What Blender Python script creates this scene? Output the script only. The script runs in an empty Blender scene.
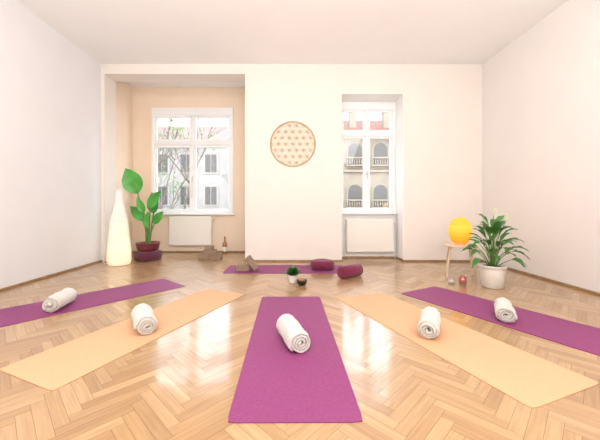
import bpy, bmesh, math, random
from mathutils import Vector, Matrix, noise
random.seed(7)
scene = bpy.context.scene
COL = scene.collection
ZOOM = (1.0, 300, 220)

# ---------------------------------------------------------------- helpers
def mat(name, col, rough=0.5, var=0.0, vscale=8.0, bump=0.0, bscale=40.0, metal=0.0, emit=None, estr=0.0,
        coat=0.0, sheen=0.0, spec=None, sub=0.0, trans=0.0, stretch=None):
    m = bpy.data.materials.new(name); m.use_nodes = True
    nt = m.node_tree; b = nt.nodes['Principled BSDF']
    b.inputs['Base Color'].default_value = (*col, 1)
    b.inputs['Roughness'].default_value = rough
    b.inputs['Metallic'].default_value = metal
    b.inputs['Coat Weight'].default_value = coat
    b.inputs['Sheen Weight'].default_value = sheen
    b.inputs['Transmission Weight'].default_value = trans
    if spec is not None: b.inputs['Specular IOR Level'].default_value = spec
    if emit:
        b.inputs['Emission Color'].default_value = (*emit, 1)
        b.inputs['Emission Strength'].default_value = estr
    tc = nt.nodes.new('ShaderNodeTexCoord')
    src = tc.outputs['Object']
    if stretch:
        mp = nt.nodes.new('ShaderNodeMapping'); mp.inputs['Scale'].default_value = stretch
        nt.links.new(src, mp.inputs[0]); src = mp.outputs[0]
    if var > 0:
        n = nt.nodes.new('ShaderNodeTexNoise'); n.inputs['Scale'].default_value = vscale
        n.inputs['Detail'].default_value = 4
        nt.links.new(src, n.inputs['Vector'])
        r = nt.nodes.new('ShaderNodeValToRGB')
        r.color_ramp.elements[0].position = 0.3; r.color_ramp.elements[1].position = 0.7
        r.color_ramp.elements[0].color = tuple(max(0, c*(1-var)) for c in col)+(1,)
        r.color_ramp.elements[1].color = tuple(min(1, c*(1+var)) for c in col)+(1,)
        nt.links.new(n.outputs['Fac'], r.inputs[0]); nt.links.new(r.outputs[0], b.inputs['Base Color'])
    if bump > 0:
        n2 = nt.nodes.new('ShaderNodeTexNoise'); n2.inputs['Scale'].default_value = bscale
        nt.links.new(src, n2.inputs['Vector'])
        bp = nt.nodes.new('ShaderNodeBump'); bp.inputs['Strength'].default_value = bump
        bp.inputs['Distance'].default_value = 0.01
        nt.links.new(n2.outputs['Fac'], bp.inputs['Height']); nt.links.new(bp.outputs[0], b.inputs['Normal'])
    return m

def box(bm, x0, x1, y0, y1, z0, z1, bevel=0.0, mi=0, M=None):
    vs = [bm.verts.new((x, y, z)) for z in (z0, z1) for y in (y0, y1) for x in (x0, x1)]
    idx = [(0,2,3,1),(4,5,7,6),(0,1,5,4),(2,6,7,3),(0,4,6,2),(1,3,7,5)]
    fs = [bm.faces.new([vs[i] for i in f]) for f in idx]
    for f in fs: f.material_index = mi
    if M is not None:
        bmesh.ops.transform(bm, matrix=M, verts=vs)
    if bevel > 0:
        es = list({e for f in fs for e in f.edges})
        bmesh.ops.bevel(bm, geom=es, offset=bevel, segments=2, affect='EDGES', profile=0.5)

def lathe(bm, prof, n=32, cx=0, cy=0, cz=0, fn=None, cap=True, mi=0):
    rings = []
    for (r, z) in prof:
        ring = []
        for i in range(n):
            a = 2*math.pi*i/n
            rr = r*(fn(a, z) if fn else 1)
            ring.append(bm.verts.new((cx+rr*math.cos(a), cy+rr*math.sin(a), cz+z)))
        rings.append(ring)
    for a, b in zip(rings[:-1], rings[1:]):
        for i in range(n):
            f = bm.faces.new((a[i], a[(i+1)%n], b[(i+1)%n], b[i])); f.material_index = mi; f.smooth = True
    if cap:
        f = bm.faces.new(list(reversed(rings[0]))); f.material_index = mi
        f = bm.faces.new(rings[-1]); f.material_index = mi

def tube(bm, pts, r, n=8, closed=False, flat=None, mi=0):
    pts = [Vector(p) for p in pts]
    rings = []; N = len(pts)
    up = None
    for i, p in enumerate(pts):
        if closed: t = pts[(i+1)%N]-pts[i-1]
        else: t = pts[min(i+1, N-1)]-pts[max(i-1, 0)]
        if t.length < 1e-9: t = Vector((0,0,1))
        t.normalize()
        if up is None:
            up = Vector((0,1,0)) if abs(t.y) < 0.9 else Vector((1,0,0))
        s = t.cross(up)
        if s.length < 1e-4: s = t.cross(Vector((1,0,0)))
        s.normalize(); u = s.cross(t).normalized()
        up = u
        rr = r[i] if isinstance(r, (list, tuple)) else r
        ring = []
        for k in range(n):
            a = 2*math.pi*k/n + (math.pi/n if n == 4 else 0)
            ca, sa = math.cos(a), math.sin(a)
            if flat: ring.append(bm.verts.new(p + s*ca*rr*flat[0] + u*sa*rr*flat[1]))
            else: ring.append(bm.verts.new(p + s*ca*rr + u*sa*rr))
        rings.append(ring)
    M = N if closed else N-1
    for i in range(M):
        a, b = rings[i], rings[(i+1)%N]
        for k in range(n):
            f = bm.faces.new((a[k], a[(k+1)%n], b[(k+1)%n], b[k])); f.smooth = n > 4; f.material_index = mi
    if not closed:
        bm.faces.new(list(reversed(rings[0]))).material_index = mi
        bm.faces.new(rings[-1]).material_index = mi

def make(name, bm, mats, parent=None, loc=(0,0,0), rot=(0,0,0), label=None, cat=None, kind=None, group=None, smooth=False):
    bmesh.ops.recalc_face_normals(bm, faces=bm.faces)
    me = bpy.data.meshes.new(name); bm.to_mesh(me); bm.free()
    ob = bpy.data.objects.new(name, me); COL.objects.link(ob)
    if not isinstance(mats, (list, tuple)): mats = [mats]
    for m in mats: me.materials.append(m)
    if smooth:
        for p in me.polygons: p.use_smooth = True
    ob.location = loc; ob.rotation_euler = rot
    if parent: ob.parent = parent
    if label: ob['label'] = label
    if cat: ob['category'] = cat
    if kind: ob['kind'] = kind
    if group: ob['group'] = group
    return ob

def empty(name, loc, rot=(0,0,0), label=None, cat=None, group=None):
    ob = bpy.data.objects.new(name, None); COL.objects.link(ob)
    ob.empty_display_size = 0.1
    ob.location = loc; ob.rotation_euler = rot
    if label: ob['label'] = label
    if cat: ob['category'] = cat
    if group: ob['group'] = group
    return ob

F = 300.0; H = 0.97; CX = 290.0; CY = 206.0
D = 5.24; DA = 6.29; DN = 5.62
XL, XR, YB, ZC = -3.30, 3.36, -2.4, 3.45

# ---------------------------------------------------------------- materials
m_wall = mat('plaster_cream', (0.85, 0.79, 0.725), 0.9, var=0.012, vscale=3, bump=0.05, bscale=60)
m_wall_l = mat('plaster_white', (0.83, 0.825, 0.835), 0.9, var=0.012, vscale=3, bump=0.05, bscale=60)
m_wall_r = mat('plaster_warm_white', (0.85, 0.81, 0.775), 0.9, var=0.012, vscale=3, bump=0.05, bscale=60)
m_niche = mat('plaster_bright', (0.92, 0.905, 0.88), 0.9, var=0.012, vscale=3, bump=0.05, bscale=60)
m_alc = mat('plaster_peach', (0.88, 0.72, 0.56), 0.9, var=0.02, vscale=3, bump=0.05, bscale=60)
m_ceil = mat('ceiling_paint', (0.92, 0.915, 0.91), 0.95, var=0.01, vscale=2)
m_white = mat('white_paint', (0.90, 0.90, 0.90), 0.35, var=0.01, vscale=5)
m_base = mat('oak_strip', (0.36, 0.22, 0.11), 0.45, var=0.2, vscale=12)
m_steel = mat('brushed_steel', (0.6, 0.6, 0.6), 0.3, metal=1.0)
m_purple = mat('magenta_mat_foam', (0.265, 0.043, 0.16), 0.6, var=0.10, vscale=60, bump=0.3, bscale=260)
m_orange = mat('apricot_mat_foam', (0.74, 0.41, 0.225), 0.7, var=0.04, vscale=60, bump=0.3, bscale=260)
m_towel = mat('terry_towel', (0.76, 0.72, 0.66), 0.95, var=0.10, vscale=90, bump=1.0, bscale=140, sheen=0.3)
m_gold = mat('gold_metal', (0.52, 0.31, 0.05), 0.40, metal=0.3, var=0.1, vscale=20)
m_radiator = mat('radiator_enamel', (0.88, 0.84, 0.78), 0.5)
m_leaf = mat('leaf_green', (0.055, 0.20, 0.035), 0.3, var=0.35, vscale=9, coat=0.3)
m_leafb = mat('leaf_bright_green', (0.07, 0.36, 0.045), 0.35, var=0.3, vscale=7, coat=0.2)
m_spathe = mat('flower_cream', (0.55, 0.60, 0.35), 0.5, var=0.1, vscale=9)
m_stem = mat('stem_green', (0.13, 0.26, 0.06), 0.5, var=0.2, vscale=12)
m_soil = mat('potting_soil', (0.05, 0.03, 0.02), 0.95, var=0.4, vscale=80, bump=1, bscale=90)
m_plum = mat('plum_fabric', (0.12, 0.022, 0.05), 0.9, var=0.2, vscale=40, bump=0.4, bscale=200, sheen=0.2)
m_magenta = mat('berry_fabric', (0.19, 0.010, 0.05), 0.85, var=0.15, vscale=40, bump=0.4, bscale=200, sheen=0.2)
m_terra = mat('dark_red_glazed_clay', (0.17, 0.03, 0.045), 0.35, var=0.25, vscale=14)
m_potw = mat('white_ceramic', (0.80, 0.76, 0.70), 0.35, var=0.03, vscale=10)
m_cork = mat('taupe_cork', (0.30, 0.205, 0.14), 0.85, var=0.25, vscale=70, bump=0.5, bscale=120)
m_birch = mat('birch_wood', (0.74, 0.58, 0.41), 0.4, var=0.10, vscale=10, stretch=(1, 6, 1))
m_dark = mat('dark_bowl', (0.03, 0.022, 0.02), 0.35, var=0.2, vscale=20)
m_amber = mat('amber_glass', (0.42, 0.15, 0.03), 0.12, coat=0.5)

# lit paper shades -----------------------------------------------------
def paper_mat(name, stops, height, base, ribs=60, amp=.15):
    m = bpy.data.materials.new(name); m.use_nodes = True
    nt = m.node_tree; b = nt.nodes['Principled BSDF']
    b.inputs['Base Color'].default_value = (*base, 1); b.inputs['Roughness'].default_value = 0.8
    tc = nt.nodes.new('ShaderNodeTexCoord'); sp = nt.nodes.new('ShaderNodeSeparateXYZ')
    nt.links.new(tc.outputs['Object'], sp.inputs[0])
    dv = nt.nodes.new('ShaderNodeMath'); dv.operation = 'DIVIDE'; dv.inputs[1].default_value = height
    nt.links.new(sp.outputs[2], dv.inputs[0])
    r = nt.nodes.new('ShaderNodeValToRGB'); el = r.color_ramp.elements
    for i, (p, c) in enumerate(stops):
        e = el[i] if i < 2 else el.new(p)
        e.position = p; e.color = (*c, 1)
    nt.links.new(dv.outputs[0], r.inputs[0])
    sn = nt.nodes.new('ShaderNodeMath'); sn.operation = 'MULTIPLY'; sn.inputs[1].default_value = ribs*6.283
    nt.links.new(dv.outputs[0], sn.inputs[0])
    s2 = nt.nodes.new('ShaderNodeMath'); s2.operation = 'SINE'; nt.links.new(sn.outputs[0], s2.inputs[0])
    ma = nt.nodes.new('ShaderNodeMath'); ma.operation = 'MULTIPLY_ADD'; ma.inputs[1].default_value = amp; ma.inputs[2].default_value = 1-amp
    nt.links.new(s2.outputs[0], ma.inputs[0])
    nt.links.new(r.outputs[0], b.inputs['Emission Color']); nt.links.new(ma.outputs[0], b.inputs['Emission Strength'])
    return m

# ---------------------------------------------------------------- floor (herringbone parquet)
def build_floor():
    W = 0.058; n = 6; L = n*W
    me = bpy.data.meshes.new('floor')
    bm = bmesh.new()
    uvl = bm.loops.layers.uv.new('UVMap'); cl = bm.loops.layers.float_color.new('plank')
    c45 = math.cos(math.pi/4)
    def T(a, b): return Vector(((a-b)*c45, (a+b)*c45+2.0, 0))
    g = 0.0007
    def plank(a0, b0, a1, b1, horiz):
        p = [T(a0+g, b0+g), T(a1-g, b0+g), T(a1-g, b1-g), T(a0+g, b1-g)]
        c = (p[0]+p[2])/2
        if c.x < XL-0.4 or c.x > XR+0.4 or c.y < YB-0.4 or c.y > DA+0.5: return
        vs = [bm.verts.new(q) for q in p]
        f = bm.faces.new(vs)
        v = random.random(); w = random.random()
        uo = random.random()*40; vo = random.random()*40
        if horiz: uv = [(0, 0), (L, 0), (L, W), (0, W)]
        else: uv = [(0, 0), (0, W), (L, W), (L, 0)]
        for lp, q in zip(f.loops, uv):
            lp[uvl].uv = (q[0]+uo, q[1]+vo); lp[cl] = (v, w, 1.0 if horiz else 0.0, 1)
    R = 160
    for i in range(-R, R):
        for j in range(-15, 16):
            a, b = (i+2*n*j)*W, i*W
            plank(a, b, a+L, b+W, True)
            a, b = i*W, (i-2*n+1+2*n*j)*W
            plank(a, b, a+W, b+L, False)
    for co, no in (((XL,0,0),(-1,0,0)), ((XR,0,0),(1,0,0)), ((0,YB,0),(0,-1,0)), ((0,DA+0.05,0),(0,1,0))):
        bmesh.ops.bisect_plane(bm, geom=bm.verts[:]+bm.edges[:]+bm.faces[:], plane_co=co, plane_no=no, clear_outer=True)
    vs = [bm.verts.new(p) for p in ((XL,YB,-0.002),(XR,YB,-0.002),(XR,DA+.05,-0.002),(XL,DA+.05,-0.002))]
    f = bm.faces.new(vs); f.material_index = 1
    bm.to_mesh(me); bm.free()
    ob = bpy.data.objects.new('floor', me); COL.objects.link(ob); ob['kind'] = 'structure'
    m = bpy.data.materials.new('oak_parquet'); m.use_nodes = True
    nt = m.node_tree; b = nt.nodes['Principled BSDF']
    at = nt.nodes.new('ShaderNodeAttribute'); at.attribute_name = 'plank'
    sp = nt.nodes.new('ShaderNodeSeparateColor'); nt.links.new(at.outputs['Color'], sp.inputs[0])
    r = nt.nodes.new('ShaderNodeValToRGB'); el = r.color_ramp.elements
    el[0].position = 0; el[0].color = (0.385, 0.215, 0.092, 1); el[1].position = 1; el[1].color = (0.53, 0.335, 0.165, 1)
    e = el.new(0.45); e.color = (0.46, 0.275, 0.125, 1)
    nt.links.new(sp.outputs[0], r.inputs[0])
    uv = nt.nodes.new('ShaderNodeUVMap'); uv.uv_map = 'UVMap'
    mp = nt.nodes.new('ShaderNodeMapping'); mp.inputs['Scale'].default_value = (4, 60, 1)
    nt.links.new(uv.outputs[0], mp.inputs[0])
    ns = nt.nodes.new('ShaderNodeTexNoise'); ns.inputs['Scale'].default_value = 1.0; ns.inputs['Detail'].default_value = 5
    ns.inputs['Distortion'].default_value = 0.6
    nt.links.new(mp.outputs[0], ns.inputs['Vector'])
    r2 = nt.nodes.new('ShaderNodeValToRGB'); r2.color_ramp.elements[0].position = 0.3; r2.color_ramp.elements[1].position = 0.7
    r2.color_ramp.elements[0].color = (0.83, 0.79, 0.74, 1); r2.color_ramp.elements[1].color = (1.08, 1.08, 1.08, 1)
    nt.links.new(ns.outputs['Fac'], r2.inputs[0])
    mx = nt.nodes.new('ShaderNodeMix'); mx.data_type = 'RGBA'; mx.blend_type = 'MULTIPLY'; mx.inputs[0].default_value = 1
    nt.links.new(r.outputs[0], mx.inputs[6]); nt.links.new(r2.outputs[0], mx.inputs[7])
    nt.links.new(mx.outputs[2], b.inputs['Base Color'])
    rr = nt.nodes.new('ShaderNodeMapRange'); rr.inputs[3].default_value = 0.30; rr.inputs[4].default_value = 0.40
    nt.links.new(sp.outputs[1], rr.inputs[0]); nt.links.new(rr.outputs[0], b.inputs['Roughness'])
    b.inputs['Coat Weight'].default_value = 0.85; b.inputs['Coat Roughness'].default_value = 0.12
    b.inputs['Coat IOR'].default_value = 1.52
    bp = nt.nodes.new('ShaderNodeBump'); bp.inputs['Strength'].default_value = 0.12; bp.inputs['Distance'].default_value = 0.01
    tc = nt.nodes.new('ShaderNodeTexCoord'); n3 = nt.nodes.new('ShaderNodeTexNoise'); n3.inputs['Scale'].default_value = 9
    nt.links.new(tc.outputs['Object'], n3.inputs['Vector'])
    nt.links.new(n3.outputs['Fac'], bp.inputs['Height'])
    nt.links.new(bp.outputs[0], b.inputs['Normal']); nt.links.new(bp.outputs[0], b.inputs['Coat Normal'])
    me.materials.append(m); me.materials.append(mat('gap_dark', (0.14, 0.07, 0.03), 0.8))
build_floor()

# ---------------------------------------------------------------- shell
T = 0.25
def wallmesh(name, boxes, m, bev=0):
    bm = bmesh.new()
    for b in boxes: box(bm, *b)
    return make(name, bm, m, kind='structure')
wallmesh('wall_left', [(XL-T, XL, YB, D+.34, 0, ZC)], m_wall_l)
wallmesh('wall_alcove_side', [(XL-T, XL, D+.3401, DA+.2, 0, ZC)], m_alc)
wallmesh('wall_right', [(XR, XR+T, YB, D-.001, 0, ZC)], m_wall_r)
wallmesh('wall_rear', [(XL-T, XR+T, YB-T, YB, 0, ZC)], m_wall)
wallmesh('ceiling', [(XL-T, XR+T, YB-T, DA+.25, ZC, ZC+.3)], m_ceil)
AX0, AX1 = -3.24, -0.786
NX0, NX1 = 0.908, 1.99
BZ = 3.276; NZ = 2.94
wallmesh('wall_back', [
    (XL, AX0, D, D+.34, 0, ZC), (AX0, AX1, D, D+.34, BZ, ZC),
    (AX1, NX0, D, DA+.2, 0, ZC),
    (NX0, NX1, D, DN+.2, NZ, ZC),
    (NX1, XR+T, D, DN+.2, 0, ZC)], m_wall)
WX0, WX1, WZ0, WZ1 = -2.90, -1.19, 0.82, 3.03
wallmesh('wall_alcove', [
    (XL, WX0, DA, DA+.2, 0, ZC), (WX1, AX1, DA, DA+.2, 0, ZC),
    (WX0, WX1, DA, DA+.2, 0, WZ0), (WX0, WX1, DA, DA+.2, WZ1, ZC)], m_alc)
VX0, VX1, VZ0, VZ1 = 0.925, 1.955, 0.85, 2.92
wallmesh('wall_niche', [
    (NX0, VX0, DN, DN+.2, 0, NZ), (VX1, NX1, DN, DN+.2, 0, NZ),
    (VX0, VX1, DN, DN+.2, 0, VZ0), (VX0, VX1, DN, DN+.2, VZ1, NZ)], m_niche)
wallmesh('trim_1', [(NX1-.012, NX1, D+.002, DN, .04, NZ), (NX0, NX1-.012, D+.002, DN, NZ-.012, NZ)], m_niche)

def baseboard(name, pts):
    bm = bmesh.new()
    for (x0, x1, y0, y1) in pts: box(bm, x0, x1, y0, y1, 0, 0.030, bevel=0.006)
    make(name, bm, m_base, kind='structure')
s = 0.020
baseboard('baseboard_left', [(XL, XL+s, YB, D)])
baseboard('baseboard_right', [(XR-s, XR, YB, D)])
baseboard('baseboard_back', [(AX1, NX0, D-s, D), (NX1, XR-s, D-s, D), (NX1-s, NX1, D, DN-s), (NX0, NX0+s, D, DN-s), (NX0, NX1, DN-s, DN)])
baseboard('baseboard_alcove', [(XL, AX1, DA-s, DA), (AX1-s, AX1, D, DA-s), (XL, XL+s, D+.34, DA-s)])

# ---------------------------------------------------------------- windows
def thin_glass(name, fac):
    m = bpy.data.materials.new(name); m.use_nodes = True
    nt = m.node_tree; nt.nodes.clear()
    o = nt.nodes.new('ShaderNodeOutputMaterial'); tr = nt.nodes.new('ShaderNodeBsdfTransparent'); gl = nt.nodes.new('ShaderNodeBsdfGlossy')
    gl.inputs['Roughness'].default_value = 0.02; mxs = nt.nodes.new('ShaderNodeMixShader'); mxs.inputs[0].default_value = fac
    nt.links.new(tr.outputs[0], mxs.inputs[1]); nt.links.new(gl.outputs[0], mxs.inputs[2]); nt.links.new(mxs.outputs[0], o.inputs[0])
    return m
m_glass = thin_glass('window_glass', 0.05)
m_cl = thin_glass('clear_glass', 0.15)

def window(name, x0, x1, z0, z1, y, tz, top, side, q):
    bm = bmesh.new()
    yb, yf = y+0.14, y-0.015
    xm = (x0+x1)/2
    box(bm, x0+.001, x0+side, yf, yb, z0, z1-top, 0.004); box(bm, x1-side, x1-.001, yf, yb, z0, z1-top, 0.004)
    box(bm, x0+.001, x1-.001, yf, yb, z1-top+.0005, z1-.001, 0.004)
    box(bm, x0+side, x1-side, yf+.01, yb, z0, z0+0.04, 0.004)
    box(bm, x0+side, x1-side, yf+.005, yb-.01, tz-0.04, tz+0.04, 0.004)
    for (c, d) in ((z0+.04, tz-.04), (tz+.04, z1-top)):
        box(bm, xm-0.025, xm+0.025, yf+.015, yb-.02, c, d, 0.004)
    w = make(name, bm, m_white, kind='structure')
    bm = bmesh.new(); box(bm, x0-0.04 if name == 'window_1' else NX0+.002, x1+(.03 if name == 'window_1' else .02), y-0.10, y-0.016, z0-0.035, z0, 0.008)
    make('sill', bm, m_white, parent=w)
    for (a, b) in ((x0+side, xm-0.025), (xm+0.025, x1-side)):
        for (c, d) in ((z0+0.04, tz-0.04), (tz+0.04, z1-top)):
            bm = bmesh.new(); ya, yc = y+0.02, y+0.06
            box(bm, a, a+q, ya, yc, c, d, .004); box(bm, b-q, b, ya, yc, c, d, .004)
            box(bm, a+q, b-q, ya+.002, yc, c, c+q, .004); box(bm, a+q, b-q, ya+.002, yc, d-q, d, .004)
            sh = make('sash', bm, m_white, parent=w)
            bm = bmesh.new(); box(bm, a+q, b-q, y+0.043, y+0.047, c+q, d-q)
            make('pane', bm, m_glass, parent=sh)
    bm = bmesh.new()
    zz = (z0+tz)/2
    box(bm, xm-0.012, xm+0.012, y-.012, y-0.001, zz-.04, zz+.04, .003)
    tube(bm, [(xm, y-.012, zz), (xm, y-.045, zz), (xm, y-.05, zz-.10)], 0.008)
    make('handle', bm, m_steel, parent=w)
window('window_1', WX0, WX1, WZ0, WZ1, DA, 2.29, 0.17, 0.06, .045)
window('window_2', VX0, VX1, VZ0, VZ1, DN, 2.32, 0.15, 0.04, .038)

# ---------------------------------------------------------------- radiators
def radiator(x0, x1, z0, z1, y, label):
    cx = (x0+x1)/2
    e = empty('radiator', (cx, y, 0), label=label, cat='radiator', group='panel radiators under the windows')
    hw = (x1-x0)/2
    bm = bmesh.new(); box(bm, -hw, hw, -0.045, 0.01, z0, z1, 0.014)
    make('panel', bm, m_radiator, parent=e)
    bm = bmesh.new()
    for i in range(30):
        xx = -hw+0.02+(2*hw-0.04)*(i+.5)/30
        box(bm, xx-0.006, xx+0.006, -0.03, 0.005, z1, z1+0.003)
    make('grille', bm, m_radiator, parent=e)
    bm = bmesh.new(); tube(bm, [(hw, -0.015, z0+0.05), (hw+0.03, -0.015, z0+0.05), (hw+.03, -.015, z0+.02), (hw+0.03, -0.015, 0.0)], 0.009)
    make('pipe', bm, m_white, parent=e)
    bm = bmesh.new(); tube(bm, [(hw-0.002, -0.015, z1-0.06), (hw+0.045, -0.015, z1-0.06)], 0.017, n=12)
    make('valve', bm, m_white, parent=e)
    for sx in (-hw*.7, hw*.7):
        bm = bmesh.new(); box(bm, sx-.015, sx+.015, 0.01, 0.069, z0+.05, z1-.1)
        make('bracket', bm, m_white, parent=e)
radiator(-2.50, -1.62, 0.155, 0.76, DA-0.07, 'cream flat panel radiator in the peach alcove below the wide window')
radiator(1.04, 1.91, 0.12, 0.73, DN-0.07, 'cream flat panel radiator in the niche below the narrow window')

# ---------------------------------------------------------------- wall ornament (interlaced circles)
e = empty('wall_ornament', (0.05, D, 2.05), label='round gold metal lattice of interlaced circles hanging on the wall', cat='wall art')
R = 0.375; r = R/3
bm = bmesh.new()
for i in range(-4, 5):
    for j in range(-4, 5):
        c = Vector((r*(i+0.5*j), r*math.sqrt(3)/2*j))
        if c.length > 3.7*r: continue
        seg = []; K = 48
        for k in range(K+1):
            a = 2*math.pi*k/K
            p = (c.x+r*math.cos(a), c.y+r*math.sin(a))
            if math.hypot(*p) <= R*1.003: seg.append((p[0], -0.006, p[1]))
            else:
                if len(seg) > 1: tube(bm, seg, 0.0028, n=4)
                seg = []
        if len(seg) > 1: tube(bm, seg, 0.0028, n=4)
make('lattice', bm, m_gold, parent=e)
for RR, w in ((R+0.003, .004), (R+0.020, 0.005)):
    bm = bmesh.new()
    tube(bm, [(RR*math.cos(2*math.pi*k/96), -0.007, RR*math.sin(2*math.pi*k/96)) for k in range(96)], w, n=6, closed=True)
    make('ring', bm, m_gold, parent=e)
for a in (90, 210, 330):
    bm = bmesh.new()
    a = math.radians(a); tube(bm, [((R+.020)*math.cos(a), -0.007, (R+.020)*math.sin(a)), ((R+.020)*math.cos(a), 0.0, (R+.020)*math.sin(a))], 0.004, n=6)
    make('spacer', bm, m_steel, parent=e)

# ---------------------------------------------------------------- yoga mats
def yoga_mat(far, near_dir, W, L, m, label, group):
    d = Vector((near_dir[0], near_dir[1])).normalized()
    ang = math.atan2(-d.x, d.y)
    bm = bmesh.new(); nx, ny = 12, 40; t = 0.0045
    top = {}; bot = {}
    for i in range(nx+1):
        for j in range(ny+1):
            x = -W/2+W*i/nx; y = L*j/ny
            ex = min(i, nx-i); ey = min(j, ny-j)
            if ex == 0 and ey == 0:
                x *= 1-0.006/W*2; y += 0.006*(1 if j == 0 else -1)
            z = 0.0008*max(0, noise.noise(Vector((x*5, y*5, L))))
            top[i, j] = bm.verts.new((x, y, t+z)); bot[i, j] = bm.verts.new((x, y, z*0.5+0.0003))
    for i in range(nx):
        for j in range(ny):
            f = bm.faces.new((top[i, j], top[i+1, j], top[i+1, j+1], top[i, j+1])); f.smooth = False
            bm.faces.new((bot[i, j], bot[i, j+1], bot[i+1, j+1], bot[i+1, j]))
    for j in range(ny):
        bm.faces.new((top[0, j], top[0, j+1], bot[0, j+1], bot[0, j])); bm.faces.new((top[nx, j+1], top[nx, j], bot[nx, j], bot[nx, j+1]))
    for i in range(nx):
        bm.faces.new((top[i+1, 0], top[i, 0], bot[i, 0], bot[i+1, 0])); bm.faces.new((top[i, ny], top[i+1, ny], bot[i+1, ny], bot[i, ny]))
    make('yoga_mat', bm, m, loc=(far[0], far[1], 0), rot=(0, 0, ang), label=label, cat='yoga mat', group=group)
G = 'yoga mats spread on the parquet'
yoga_mat((0.010, 3.2), (0.014, -1.86), 0.615, 1.86, m_purple, 'magenta yoga mat laid straight with a rolled towel on it', G)
yoga_mat((-1.475, 3.81), (-.652, -.758), 0.57, 1.85, m_purple, 'magenta yoga mat slanting toward the white wall', G)
yoga_mat((-0.735, 3.40), (-.745, -1.72), 0.53, 1.885, m_orange, 'apricot yoga mat laid at a slant beside a magenta one', G)
yoga_mat((0.757, 3.257), (.665, -1.711), 0.58, 1.85, m_orange, 'apricot yoga mat laid at a slant with a rolled towel', G)
yoga_mat((1.487, 3.469), (.4875, -.873), 0.60, 1.85, m_purple, 'magenta yoga mat slanting toward the warm white wall', G)
yoga_mat((-0.97, 4.61), (1, 0.0), 0.61, 1.83, m_purple, 'magenta yoga mat lying crosswise under cushions and blocks', G)

# ---------------------------------------------------------------- rolled towels
def towel(cx, cy, d, R, L, label, seed):
    ang = math.atan2(-d[0], d[1])
    bm = bmesh.new(); turns = 3.4; K = 120; t = R/turns*0.84
    NY = 34
    prev = None
    for j in range(NY+1):
        y = -L/2+L*j/NY
        ring_o = []; ring_i = []
        for k in range(K+1):
            u = k/K; th = u*turns*2*math.pi - 1.0 + seed
            rr = 0.010+(R-0.012)*u
            jit = 0.006*noise.noise(Vector((math.cos(th)*2.2+seed, y*11, math.sin(th)*2.2)))+0.0035*noise.noise(Vector((math.cos(th)*7, y*45, math.sin(th)*7+u*4)))
            yy = y
            e = abs(y)/(L/2)
            if e > .8: yy = y + math.copysign(1, y)*(e-.8)/.2*(0.022*noise.noise(Vector((u*6, seed*5, math.copysign(3, y)))) - 0.012*(u > .8))
            tt = t*(1-.35*max(0, (e-.90)/.10))
            ro = rr+tt/2+jit; ri = rr-tt/2+jit
            sq = 0.88 if math.sin(th) < 0 else 0.98
            ring_o.append(bm.verts.new((ro*math.cos(th), yy, ro*math.sin(th)*sq)))
            ring_i.append(bm.verts.new((ri*math.cos(th), yy, ri*math.sin(th)*sq)))
        if prev:
            po, pi = prev
            for k in range(K):
                bm.faces.new((po[k], po[k+1], ring_o[k+1], ring_o[k])); bm.faces.new((pi[k+1], pi[k], ring_i[k], ring_i[k+1]))
            bm.faces.new((po[K], pi[K], ring_i[K], ring_o[K])); bm.faces.new((pi[0], po[0], ring_o[0], ring_i[0]))
        if j in (0, NY):
            for k in range(K): bm.faces.new((ring_o[k], ring_i[k], ring_i[k+1], ring_o[k+1]))
        prev = (ring_o, ring_i)
    zmin = min(v.co.z for v in bm.verts)
    make('rolled_towel', bm, m_towel, loc=(cx, cy, 0.0048-zmin), rot=(0, 0, ang), label=label, cat='towel', group='rolled towels on the mats', smooth=True)
towel(-2.19, 2.86, (-.06, .32), 0.075, 0.34, 'cream rolled terry towel on the magenta mat near the white wall', 0.3)
towel(-1.16, 2.39, (-.5, .8), 0.078, 0.36, 'cream rolled terry towel lying diagonally on an apricot mat', 1.7)
towel(0.02, 2.14, (-.12, .42), 0.076, 0.38, 'cream rolled terry towel on the straight magenta mat', 2.4)
towel(1.075, 2.30, (.2, .37), 0.075, 0.36, 'cream rolled terry towel with spiral end on an apricot mat', 3.3)
towel(1.86, 2.60, (.2, .32), 0.072, 0.34, 'cream rolled terry towel on the magenta mat near the potted plant', 4.6)

# ---------------------------------------------------------------- paper floor lamp
e = empty('floor_lamp', (-2.83, 4.97, 0), label='tall bottle-shaped white paper floor lamp glowing warmly in the corner', cat='floor lamp')
m_paper = paper_mat('lit_paper', [(0.0, (0.62, 0.40, 0.16)), (1.0, (0.12, 0.11, 0.09)), (0.25, (0.62, 0.45, 0.20)), (0.6, (0.26, 0.21, 0.13))], 1.23, (0.78, 0.76, 0.72), 34)
pts = [(0.0, .172), (.06, .186), (.18, .186), (.32, .174), (.45, .160), (.58, .150), (.70, .140), (.80, .122), (.90, .096), (.98, .074), (1.06, .060), (1.14, .055), (1.20, .058), (1.24, .062)]
def interp(z):
    for (a, ra), (b, rb) in zip(pts[:-1], pts[1:]):
        if z <= b:
            u = (z-a)/(b-a); u = u*u*(3-2*u)*.5+u*.5; return ra+(rb-ra)*u
    return pts[-1][1]
bm = bmesh.new(); NN = 204
lathe(bm, [(interp(1.24*i/NN)+0.0032*math.sin(i*2*math.pi/6), 0.02+1.22*i/NN) for i in range(NN+1)], n=36, cap=False,
      fn=lambda a, z: 1+0.04*math.cos(4*a+0.8))
make('lamp_shade', bm, m_paper, parent=e)
bm = bmesh.new(); lathe(bm, [(0.001, 0), (0.16, 0), (0.16, 0.02), (0.001, 0.025)], n=32, cap=False)
make('base', bm, m_white, parent=e)
bm = bmesh.new(); tube(bm, [(0, 0, 0.02), (0, 0, 0.4)], 0.012); make('pole', bm, m_steel, parent=e)
bm = bmesh.new(); lathe(bm, [(0.012, .40), (.03, .44), (.035, .48), (.02, .52), (0.002, .53)], n=16)
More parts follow.
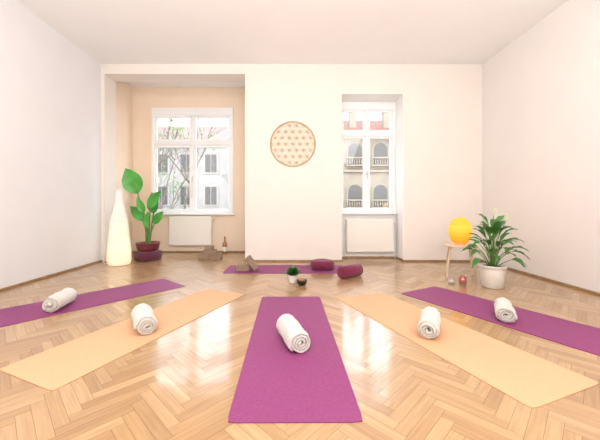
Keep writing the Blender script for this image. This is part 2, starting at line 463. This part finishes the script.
make('bulb', bm, mat('bulb_glow', (1, .9, .7), 0.3, emit=(1, .8, .5), estr=4), parent=e)
bm = bmesh.new(); tube(bm, [(-0.16, 0, .008), (-.25, .04, .006), (-.33, .12, .006), (-.40, .2, .006), (-.43, .24, .03), (-.455, .24, .2)], 0.004, n=6)
make('power_cord', bm, m_white, parent=e)

# ---------------------------------------------------------------- leaves
def leaf(bm, base, tip, width, sag=0.1, normal=(0, -1, 0.3), fold=0.15, nseg=12, peak=0.45, sharp=1.0, mi=0):
    base = Vector(base); tip = Vector(tip); ax = tip-base; Ln = ax.length
    n = Vector(normal).normalized(); side = ax.cross(n).normalized(); n = side.cross(ax).normalized()
    rows = []
    for i in range(nseg+1):
        u = i/nseg
        c = base+ax*u+Vector((0, 0, 1))*sag*Ln*4*u*(1-u)
        if u < peak: w = math.sin(u/peak*math.pi/2)**0.7
        else: w = max(0.0, math.cos((u-peak)/(1-peak)*math.pi/2))**sharp
        w = max(w*width/2, 0.0008)
        row = []
        for k in (-1, -0.5, 0, 0.5, 1):
            row.append(bm.verts.new(c+side*w*k+n*(abs(k)*w*fold*2+0.006*math.sin(u*17+k*2)*abs(k)*min(1, Ln*4))))
        rows.append(row)
    for a, b in zip(rows[:-1], rows[1:]):
        for k in range(4):
            f = bm.faces.new((a[k], a[k+1], b[k+1], b[k])); f.smooth = True; f.material_index = mi

def bez(p0, p1, p2, n=10):
    p0, p1, p2 = Vector(p0), Vector(p1), Vector(p2)
    return [p0*(1-t)**2+p1*2*t*(1-t)+p2*t*t for t in [i/n for i in range(n+1)]]

PY = 5.45
s0 = F/PY
px0 = (148-CX)/s0
c = empty('round_cushion', (px0, PY, 0), label='flat round plum fabric cushion under the tall leafy plant pot', cat='cushion')
bm = bmesh.new()
lathe(bm, [(0.001, 0), (.17, 0), (.215, .02), (.235, .06), (.233, .11), (.215, .145), (.18, .160), (0.001, .160)], n=64, cap=False,
      fn=lambda a, z: 1+(0.012*math.sin(a*20) if 0.01 < z < .15 else 0))
make('cover', bm, m_plum, parent=c)
for zz, rr in ((.022, .222), (.142, .218)):
    bm = bmesh.new()
    tube(bm, [(rr*math.cos(2*math.pi*k/48), rr*math.sin(2*math.pi*k/48), zz) for k in range(48)], .006, n=6, closed=True)
    make('piping', bm, m_plum, parent=c)
e = empty('tall_leafy_plant', (px0, PY, 0.161), label='tall potted plant with large glossy paddle leaves in the alcove', cat='potted plant')
bm = bmesh.new()
lathe(bm, [(0.001, 0), (.15, 0), (.18, .03), (.195, .09), (.198, .125), (.205, .13), (.205, .15), (.185, .153), (.18, .13), (0.001, .12)], n=40, cap=False)
make('pot', bm, m_terra, parent=e)
bm = bmesh.new(); lathe(bm, [(0.001, .135), (.08, .139), (.181, .134)], n=24, cap=False); make('soil', bm, m_soil, parent=e)
def P(px, py, dy=0):
    return Vector(((px-148)/s0, dy, (CY-py)/s0+H-0.161))
leaves = [ # leaf base px, leaf tip px, width, dy
 ((141,194),(130,169),0.36,-.10),
 ((150,208),(163,191),0.20,-.05),
 ((147,214),(142,197),0.13,-.12),
 ((152,214),(149,192),0.22,.08),
 ((155,224),(165,211),0.15,-.05),
 ((143,221),(128,206),0.20,.05),
 ((149,228),(153,211),0.14,-.12),
]
bs = bmesh.new(); bl = bmesh.new()
for i, (sb, tp, w, dy) in enumerate(leaves):
    b0 = Vector((random.uniform(-.04, .04), random.uniform(-.04, .04), .13))
    s1 = P(*sb, dy); t1 = P(*tp, dy*1.5)
    mid = Vector((b0.x*.8+s1.x*.2, (b0.y+s1.y)/2, (b0.z+s1.z)/2))
    tube(bs, bez(b0, mid, s1+(t1-s1)*.15), [0.017-0.0007*k for k in range(11)], n=6)
    leaf(bl, s1, t1, w, sag=0.04, normal=(random.uniform(-.4, .4), -1, .4), fold=.12, peak=.36, sharp=1.0)
make('stem', bs, m_stem, parent=e); make('foliage', bl, m_leafb, parent=e)

# broad lance-leaved plant near the stool
PX, PYY = 2.43, 3.60
e = empty('potted_leafy_plant', (PX, PYY, 0), label='bushy green lance-leaved plant in a white pot beside the stool', cat='potted plant')
bm = bmesh.new()
lathe(bm, [(0.001, 0), (.10, 0), (.112, .01), (.136, .21), (.139, .24), (.146, .245), (.146, .262), (.133, .265), (.129, .23), (.001, .225)], n=40, cap=False)
make('pot', bm, m_potw, parent=e)
bm = bmesh.new(); lathe(bm, [(0.001, .242), (.07, .246), (.130, .24)], n=24, cap=False); make('soil', bm, m_soil, parent=e)
bs = bmesh.new(); bl = bmesh.new()
for i in range(48):
    a = i*2.39996+random.uniform(-.2, .2); q = (i+.5)/48
    out = 0.03+0.16*q**0.8; hz = 0.70-0.34*q+random.uniform(-.06, .06)
    b0 = Vector((0.06*math.cos(a)*q, .06*math.sin(a)*q, .24))
    s1 = Vector((out*math.cos(a), out*math.sin(a), hz))
    tube(bs, bez(b0, (b0.x, b0.y, hz*.8), s1, 6), 0.0035, n=5)
    dirv = Vector((math.cos(a), math.sin(a), 1.0-1.5*q+random.uniform(-.15, .2))).normalized()
    Lf = random.uniform(.16, .215)
    tip = s1+dirv*Lf
    if tip.y > .22: tip.y = .22+(tip.y-.22)*.2
    leaf(bl, s1, tip, random.uniform(.06, .085), sag=0.18, normal=(-math.cos(a)*.5, -math.sin(a)*.5-.2, 1), fold=.2, peak=.42, sharp=.9, nseg=8)
make('stem', bs, m_stem, parent=e); make('foliage', bl, m_leaf, parent=e)
for (x, y, z) in ((-.02, -.05, .95), (.12, -.05, .88)):
    bm = bmesh.new(); bsp = bmesh.new()
    tube(bm, bez((0, 0, .25), (x*.3, y*.3, .6), (x, y, z-.1), 8), .0045, n=5)
    leaf(bsp, (x, y, z-.1), (x+.02, y, z), .045, normal=(0, -1, .2), nseg=8)
    make('flower_stem', bm, m_stem, parent=e); make('flower', bsp, m_spathe, parent=e)

# small plant in the middle
e = empty('small_potted_plant', (0.04, 3.80, 0), label='small green plant in a little white pot on the parquet', cat='potted plant')
bm = bmesh.new(); lathe(bm, [(0.001, 0), (.045, 0), (.052, .01), (.062, .085), (.065, .10), (.058, .10), (.054, .08), (.001, .078)], n=28, cap=False)
make('pot', bm, m_potw, parent=e)
bm = bmesh.new(); lathe(bm, [(0.001, .088), (.056, .086)], n=20, cap=False); make('soil', bm, m_soil, parent=e)
bl = bmesh.new()
for i in range(60):
    a = i*2.4; q = i/60
    b0 = Vector((.025*math.cos(a), .025*math.sin(a), .085+.05*(1-q)))
    t1 = b0+Vector((.11*math.cos(a)*(.3+.7*q), .11*math.sin(a)*(.3+.7*q), .07-.05*q+random.uniform(-.01, .02)))
    leaf(bl, b0, t1, .036, sag=.1, normal=(-math.cos(a), -math.sin(a), 1), nseg=6)
make('foliage', bl, m_leaf, parent=e)

# ---------------------------------------------------------------- singing bowl
e = empty('singing_bowl', (0.145, 3.68, 0), label='small dark metal bowl with golden inside on the parquet', cat='bowl')
bm = bmesh.new(); lathe(bm, [(0.001, 0), (.035, 0), (.055, .02), (.064, .055), (.062, .07), (.058, .07)], n=32, cap=False); make('body', bm, m_dark, parent=e)
bm = bmesh.new(); lathe(bm, [(.058, .070), (.056, .05), (.045, .02), (.001, .008)], n=32, cap=False); make('inside', bm, m_gold, parent=e)

# ---------------------------------------------------------------- cushions
e = empty('meditation_cushion', (0.50, 4.62, 0.006), label='round berry-coloured pleated meditation cushion on the crosswise mat', cat='cushion')
bm = bmesh.new()
lathe(bm, [(0.001, 0), (.12, .0), (.16, .012), (.182, .05), (.182, .085), (.165, .122), (.12, .135), (.05, .13), (0.001, .128)], n=96, cap=False,
      fn=lambda a, z: 1+(0.018*abs(math.sin(a*16)) if .011 < z < .124 else 0))
make('cover', bm, m_magenta, parent=e)
bm = bmesh.new(); tube(bm, [(-.03, -.185, .07), (-.025, -.205, .085), (.025, -.205, .085), (.03, -.185, .07)], .006, n=6)
make('handle', bm, m_magenta, parent=e)
e = empty('bolster_cushion', (0.82, 4.09, 0.0), rot=(0, 0, math.radians(38)), label='berry-coloured cylindrical bolster cushion lying beside the round cushion', cat='cushion')
bm = bmesh.new()
lathe(bm, [(0.001, -.185), (.05, -.185), (.072, -.180), (.080, -.165), (.083, 0), (.080, .165), (.072, .180), (.05, .185), (0.001, .185)], n=48, cap=False,
      fn=lambda a, z: 1+.006*math.sin(a*9))
bmesh.ops.transform(bm, matrix=Matrix.Translation((0, 0, .0837)) @ Matrix.Rotation(math.pi/2, 4, 'Y'), verts=bm.verts)
make('cover', bm, m_magenta, parent=e, smooth=True)
for xx in (-.175, .175):
    bm = bmesh.new()
    tube(bm, [(xx, .077*math.cos(2*math.pi*k/40), .0837+.077*math.sin(2*math.pi*k/40)) for k in range(40)], .004, n=6, closed=True)
    make('piping', bm, m_magenta, parent=e)

# ---------------------------------------------------------------- blocks
def block(loc, rot, label, sz=(.22, .13, .085), group='cork yoga blocks', org=False):
    bm = bmesh.new(); x, y, z = sz
    if org: box(bm, 0, x, -y/2, y/2, 0, z, 0.008)
    else: box(bm, -x/2, x/2, -y/2, y/2, 0, z, 0.008)
    return make('yoga_block', bm, m_cork, loc=loc, rot=rot, label=label, cat='yoga block', group=group)
by = 5.45; bx = (210-CX)*by/F
block((bx-.106, by, 0), (0, 0, 0), 'taupe cork yoga block at the bottom of a small stack', (.205, .13, .095))
block((bx+.106, by, 0), (0, 0, 0), 'taupe cork yoga block at the bottom of a small stack', (.205, .13, .095))
block((bx-.0, by, .096), (0, 0, .05), 'taupe cork yoga block lying on top of two others', (.23, .13, .08))
block((bx-.01, by, .177), (0, 0, -.05), 'smaller taupe cork yoga block crowning the stack', (.14, .10, .07))
block((-.70, 4.50, .006), (0, 0, 0), 'taupe cork yoga block lying flat on the crosswise mat', (.20, .15, .09))
block((-.5235, 4.50, .007), (0, math.radians(-40), 0), 'taupe cork yoga block leaning against a flat one', (.075, .15, .23), org=True)

# bottle
e = empty('bottle', (-1.33, 6.12, 0), label='slim amber bottle standing against the peach alcove wall', cat='bottle')
bm = bmesh.new(); lathe(bm, [(0.001, 0), (.042, 0), (.048, .01), (.048, .17), (.040, .21), (.018, .25), (.016, .31), (.02, .312), (.02, .325), (.001, .326)], n=24, cap=False)
make('body', bm, m_amber, parent=e)
bm = bmesh.new(); lathe(bm, [(0.001, .326), (.015, .326), (.015, .35), (.001, .351)], n=16, cap=False); make('cork', bm, m_cork, parent=e)
bm = bmesh.new(); lathe(bm, [(.0485, .05), (.0485, .14)], n=24, cap=False); make('paper_label', bm, m_potw, parent=e)

# ---------------------------------------------------------------- stool + lamp
SX, SY = 2.335, 4.12
e = empty('stool', (SX, SY, 0), rot=(0, 0, math.radians(20)), label='round birch stool with bent plywood legs carrying the orange lamp', cat='stool')
bm = bmesh.new(); lathe(bm, [(0.001, .414), (.20, .414), (.210, .420), (.210, .434), (.20, .440), (.001, .440)], n=48, cap=False)
make('seat', bm, m_birch, parent=e)
for k in range(4):
    bm = bmesh.new()
    path = [(0.045, 0, .406), (.13, 0, .406), (.162, 0, .400), (.178, 0, .380), (.187, 0, .34), (.215, 0, .18), (.240, 0, 0.004)]
    tube(bm, path, 0.016, n=4, flat=(.45, 1.1))
    make('leg', bm, m_birch, parent=e, rot=(0, 0, k*math.pi/2))
e = empty('table_lamp', (SX, SY, 0.441), label='glowing orange egg-shaped table lamp standing on the stool', cat='table lamp')
m_or = paper_mat('lit_orange_glass', [(0.0, (0.78, 0.20, 0.004)), (1.0, (0.92, 0.42, 0.02)), (0.3, (0.95, 0.36, 0.008)), (0.65, (1.0, 0.56, 0.06))], 0.36, (0.6, 0.22, 0.02), 6, amp=.04)
bm = bmesh.new(); pr = []
for i in range(61):
    u = i/60; z = .025+.345*u
    rr = .060+.084*math.sin(math.pi*min(1, u*0.97+.05))**0.65
    if u > .9: rr *= 1-.25*((u-.9)/.1)**2
    pr.append((rr, z))
lathe(bm, pr, n=40, cap=False); make('lamp_shade', bm, m_or, parent=e)
bm = bmesh.new(); lathe(bm, [(0.001, 0), (.07, 0), (.07, .015), (.06, .026), (.001, .03)], n=32, cap=False); make('base', bm, m_birch, parent=e)
bm = bmesh.new(); lathe(bm, [(0.012, .03), (.012, .1), (.03, .14), (.03, .17), (.002, .19)], n=16); make('bulb', bm, bpy.data.materials['bulb_glow'], parent=e)

# jar and candle by the stool
m_red = mat('red_wax', (0.60, 0.02, 0.012), 0.5)
yy = 3.70
e = empty('candle_glass', (2.13, yy, 0), label='small glass with a red candle on the floor by the stool', cat='candle')
bm = bmesh.new(); lathe(bm, [(.001, .0), (.042, 0), (.046, .01), (.048, .115), (.045, .115), (.042, .012), (.001, .01)], n=24, cap=False); make('glass', bm, m_cl, parent=e)
bm = bmesh.new(); lathe(bm, [(.001, .012), (.041, .012), (.043, .10), (.001, .10)], n=20, cap=False); make('candle', bm, m_red, parent=e)
e = empty('glass_jar', (2.01, yy+.04, 0), label='small clear glass jar with pale wax on the floor', cat='jar')
bm = bmesh.new(); lathe(bm, [(.001, .0), (.036, 0), (.042, .01), (.042, .06), (.038, .07), (.035, .06), (.036, .012), (.001, .01)], n=24, cap=False); make('glass', bm, m_cl, parent=e)
bm = bmesh.new(); lathe(bm, [(.001, .012), (.034, .012), (.034, .035), (.001, .035)], n=20, cap=False); make('wax', bm, m_potw, parent=e)

# ---------------------------------------------------------------- outside
GZ = -7.0
bm = bmesh.new(); box(bm, -40, 40, 8.0, 60, GZ-.2, GZ)
make('ground', bm, mat('street', (0.12, 0.11, 0.10), 0.9, var=.2, vscale=1), kind='structure')
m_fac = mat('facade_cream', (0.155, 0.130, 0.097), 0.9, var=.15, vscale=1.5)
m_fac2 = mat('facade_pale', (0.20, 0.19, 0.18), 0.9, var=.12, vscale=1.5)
m_trim = mat('facade_trim', (0.165, 0.142, 0.108), 0.8)
m_trim2 = mat('stone_trim', (0.21, 0.20, 0.18), 0.8)
m_roof = mat('roof_tiles', (0.115, 0.036, 0.018), 0.8, var=.35, vscale=6)
m_roofg = mat('roof_brown_tiles', (0.15, 0.10, 0.08), 0.8, var=.35, vscale=6)
m_wd = mat('facade_window', (0.026, 0.024, 0.022), 0.4)
def arch_profile(w, h, n=14):
    p = [(-w/2, 0), (w/2, 0)]
    for i in range(n+1):
        a = math.pi*i/n; p.append((w/2*math.cos(a), h-w/2+w/2*math.sin(a)))
    return p
def arch(name, parent, x, y, z, w, h, m):
    bm = bmesh.new(); p = arch_profile(w, h)
    f = bm.faces.new([bm.verts.new((x+a, y, z+b)) for a, b in p])
    rt = bmesh.ops.extrude_face_region(bm, geom=[f])
    bmesh.ops.translate(bm, vec=(0, .05, 0), verts=[v for v in rt['geom'] if isinstance(v, bmesh.types.BMVert)])
    make(name, bm, m, parent=parent)
e = empty('apartment_building', (0, 0, GZ), label='cream apartment building with arched loggias and an orange tiled roof', cat='building')
FY = 22
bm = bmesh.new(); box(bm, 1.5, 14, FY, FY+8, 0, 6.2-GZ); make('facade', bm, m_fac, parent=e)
bm = bmesh.new()
pp = [(1.0, FY-.6, 6.2-GZ), (14.5, FY-.6, 6.2-GZ), (14.5, FY+4, 8.4-GZ), (1.0, FY+4, 8.4-GZ)]
bm.faces.new([bm.verts.new(q) for q in pp]); make('roof', bm, m_roof, parent=e)
bm = bmesh.new(); box(bm, 1.3, 14.2, FY-.5, FY-.01, 6.0-GZ, 6.18-GZ); make('cornice', bm, m_trim, parent=e)
bm = bmesh.new(); box(bm, 1.3, 14.2, FY-.2, FY-.01, 3.45-GZ, 3.6-GZ); make('cornice', bm, m_trim, parent=e)
for cxx in (4.6, 7.2):
    bm = bmesh.new(); box(bm, cxx, cxx+.5, FY+1, FY+1.6, 6.5-GZ, 8.3-GZ); box(bm, cxx-.08, cxx+.58, FY+.9, FY+1.7, 8.3-GZ, 8.45-GZ); make('chimney', bm, m_trim, parent=e)
for row in (-3.2, 0.9, 3.95):
    for k in range(-1, 5):
        xx = 4.75+1.85*k
        z = row-GZ
        arch('arch_surround', e, xx, FY-.10, z, 1.22, 1.75, m_trim)
        arch('arched_window', e, xx, FY-.14, z+.05, 1.0, 1.58, m_wd)
        bm = bmesh.new()
        box(bm, xx-.7, xx+.7, FY-.45, FY-.3, z+.45, z+.55)
        box(bm, xx-.7, xx+.7, FY-.45, FY-.1, z-.1, z)
        for q in range(8): lathe(bm, [(.03, 0), (.05, .15), (.03, .45)], n=6, cx=xx-.6+q*.17, cy=FY-.37, cz=z)
        make('balustrade', bm, m_trim, parent=e)
e = empty('apartment_building', (0, 0, GZ), label='pale grey townhouse with a brown roof behind bare trees', cat='building')
FY2 = 27
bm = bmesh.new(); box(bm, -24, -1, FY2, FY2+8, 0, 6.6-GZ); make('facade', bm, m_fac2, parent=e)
bm = bmesh.new(); bm.faces.new([bm.verts.new(q) for q in [(-24.5, FY2-.5, 6.6-GZ), (-.5, FY2-.5, 6.6-GZ), (-.5, FY2+4, 9.2-GZ), (-24.5, FY2+4, 9.2-GZ)]]); make('roof', bm, m_roofg, parent=e)
for row in (-5, -1.6, 1.1, 4.0):
    for k in range(10):
        xx = -22.5+2.2*k; z = row-GZ
        bm = bmesh.new(); box(bm, xx-.7, xx+.7, FY2-.08, FY2-.01, z-.15, z+1.8); make('window_surround', bm, m_trim2, parent=e)
        for dx in (-.5, .04):
            bm = bmesh.new(); box(bm, xx+dx, xx+dx+.46, FY2-.12, FY2-.081, z, z+1.6); make('window_glass', bm, m_wd, parent=e)
# trees
m_bark = mat('bark', (0.09, 0.075, 0.06), 0.9, var=.3, vscale=5)
m_green = mat('ivy_leaf', (0.09, 0.13, 0.045), 0.8, var=.4, vscale=3)
def tree(x, y, h, seed, label):
    rnd = random.Random(seed)
    e = empty('bare_tree', (x, y, GZ), label=label, cat='tree', group='trees in the courtyard')
    bm = bmesh.new(); tips = []
    def br(p, d, L, r, lev):
        pts = [p]; q = p.copy(); dd = d.copy()
        for i in range(5):
            dd = (dd+Vector((rnd.uniform(-.22, .22), rnd.uniform(-.22, .22), rnd.uniform(-.05, .15)))).normalized()
            q = q+dd*L/5; pts.append(q.copy())
        tube(bm, pts, [r*(1-.11*i) for i in range(6)], n=5)
        if lev == 0: tips.append(q); return
        for k in range(5 if lev < 4 else 7):
            t = rnd.randint(2, 5)
            nd = (dd+Vector((rnd.uniform(-1, 1), rnd.uniform(-1, 1), rnd.uniform(-.2, .7)))).normalized()
            br(pts[t].copy(), nd, L*rnd.uniform(.45, .6), r*.45, lev-1)
    br(Vector((0, 0, 0)), Vector((0, 0, 1)), h*.6, .16, 4)
    make('trunk_and_branches', bm, m_bark, parent=e)
    bm = bmesh.new()
    for t in tips[::2]:
        for k in range(2):
            o = t+Vector((rnd.uniform(-.2, .2), rnd.uniform(-.2, .2), rnd.uniform(-.2, .2)))
            leaf(bm, o, o+Vector((rnd.uniform(-.1, .1), 0, -.12)), .07, nseg=3)
    make('foliage', bm, m_green, parent=e)
tree(-5.0, 13.5, 14.5, 3, 'bare branching tree outside the wide window')
tree(-13.0, 20.5, 14, 8, 'bare tree with a few leaves before the grey townhouse')

# ---------------------------------------------------------------- light
w = bpy.data.worlds.new('sky'); scene.world = w; w.use_nodes = True
nt = w.node_tree; bg = nt.nodes['Background']
tc = nt.nodes.new('ShaderNodeTexCoord'); sp = nt.nodes.new('ShaderNodeSeparateXYZ'); r = nt.nodes.new('ShaderNodeValToRGB')
nt.links.new(tc.outputs['Generated'], sp.inputs[0]); nt.links.new(sp.outputs[2], r.inputs[0])
r.color_ramp.elements[0].color = (0.95, 0.97, 1, 1); r.color_ramp.elements[1].color = (0.66, 0.80, 1, 1)
nt.links.new(r.outputs[0], bg.inputs['Color']); bg.inputs['Strength'].default_value = 6.5
def light(name, typ, loc, rot, energy, col, **kw):
    l = bpy.data.lights.new(name, typ); l.energy = energy; l.color = col
    for k, v in kw.items(): setattr(l, k, v)
    o = bpy.data.objects.new(name, l); COL.objects.link(o); o.location = loc; o.rotation_euler = rot
    return o
light('sun', 'SUN', (0, 0, 20), (math.radians(48), 0, math.radians(-25)), 4.0, (1, .95, .86), angle=.02)
light('overhead_fill', 'AREA', (0.0, 0.6, 3.3), (math.radians(25), 0, 0), 128, (.97, .98, 1), shape='RECTANGLE', size=5.0, size_y=3.0)  # added fill light above the frame, not a fixture of the room
light('ceiling_bounce_fill', 'AREA', (0, -0.8, 1.3), (math.radians(162), 0, 0), 262, (.98, .985, 1), shape='RECTANGLE', size=4.0, size_y=1.5)  # unseen upward fill behind the camera, added to brighten the ceiling
light('table_lamp_glow', 'POINT', (SX, SY, .95), (0, 0, 0), 1.5, (1, .6, .2), shadow_soft_size=.1)

# ---------------------------------------------------------------- camera
k, zx, zy = ZOOM
cam = bpy.data.cameras.new('camera'); co = bpy.data.objects.new('camera', cam); COL.objects.link(co)
co.location = (0, 0, H); co.rotation_euler = (math.radians(90), 0, 0)
cam.sensor_fit = 'HORIZONTAL'; cam.sensor_width = 36; cam.lens = 36*F/600*k
cam.shift_x = (zx-CX)/600*k; cam.shift_y = -(zy-CY)/600*k
cam.clip_start = 0.02; cam.clip_end = 200
scene.camera = co
scene.view_settings.view_transform = 'Standard'
scene.view_settings.look = 'None'
scene.view_settings.exposure = 0.0
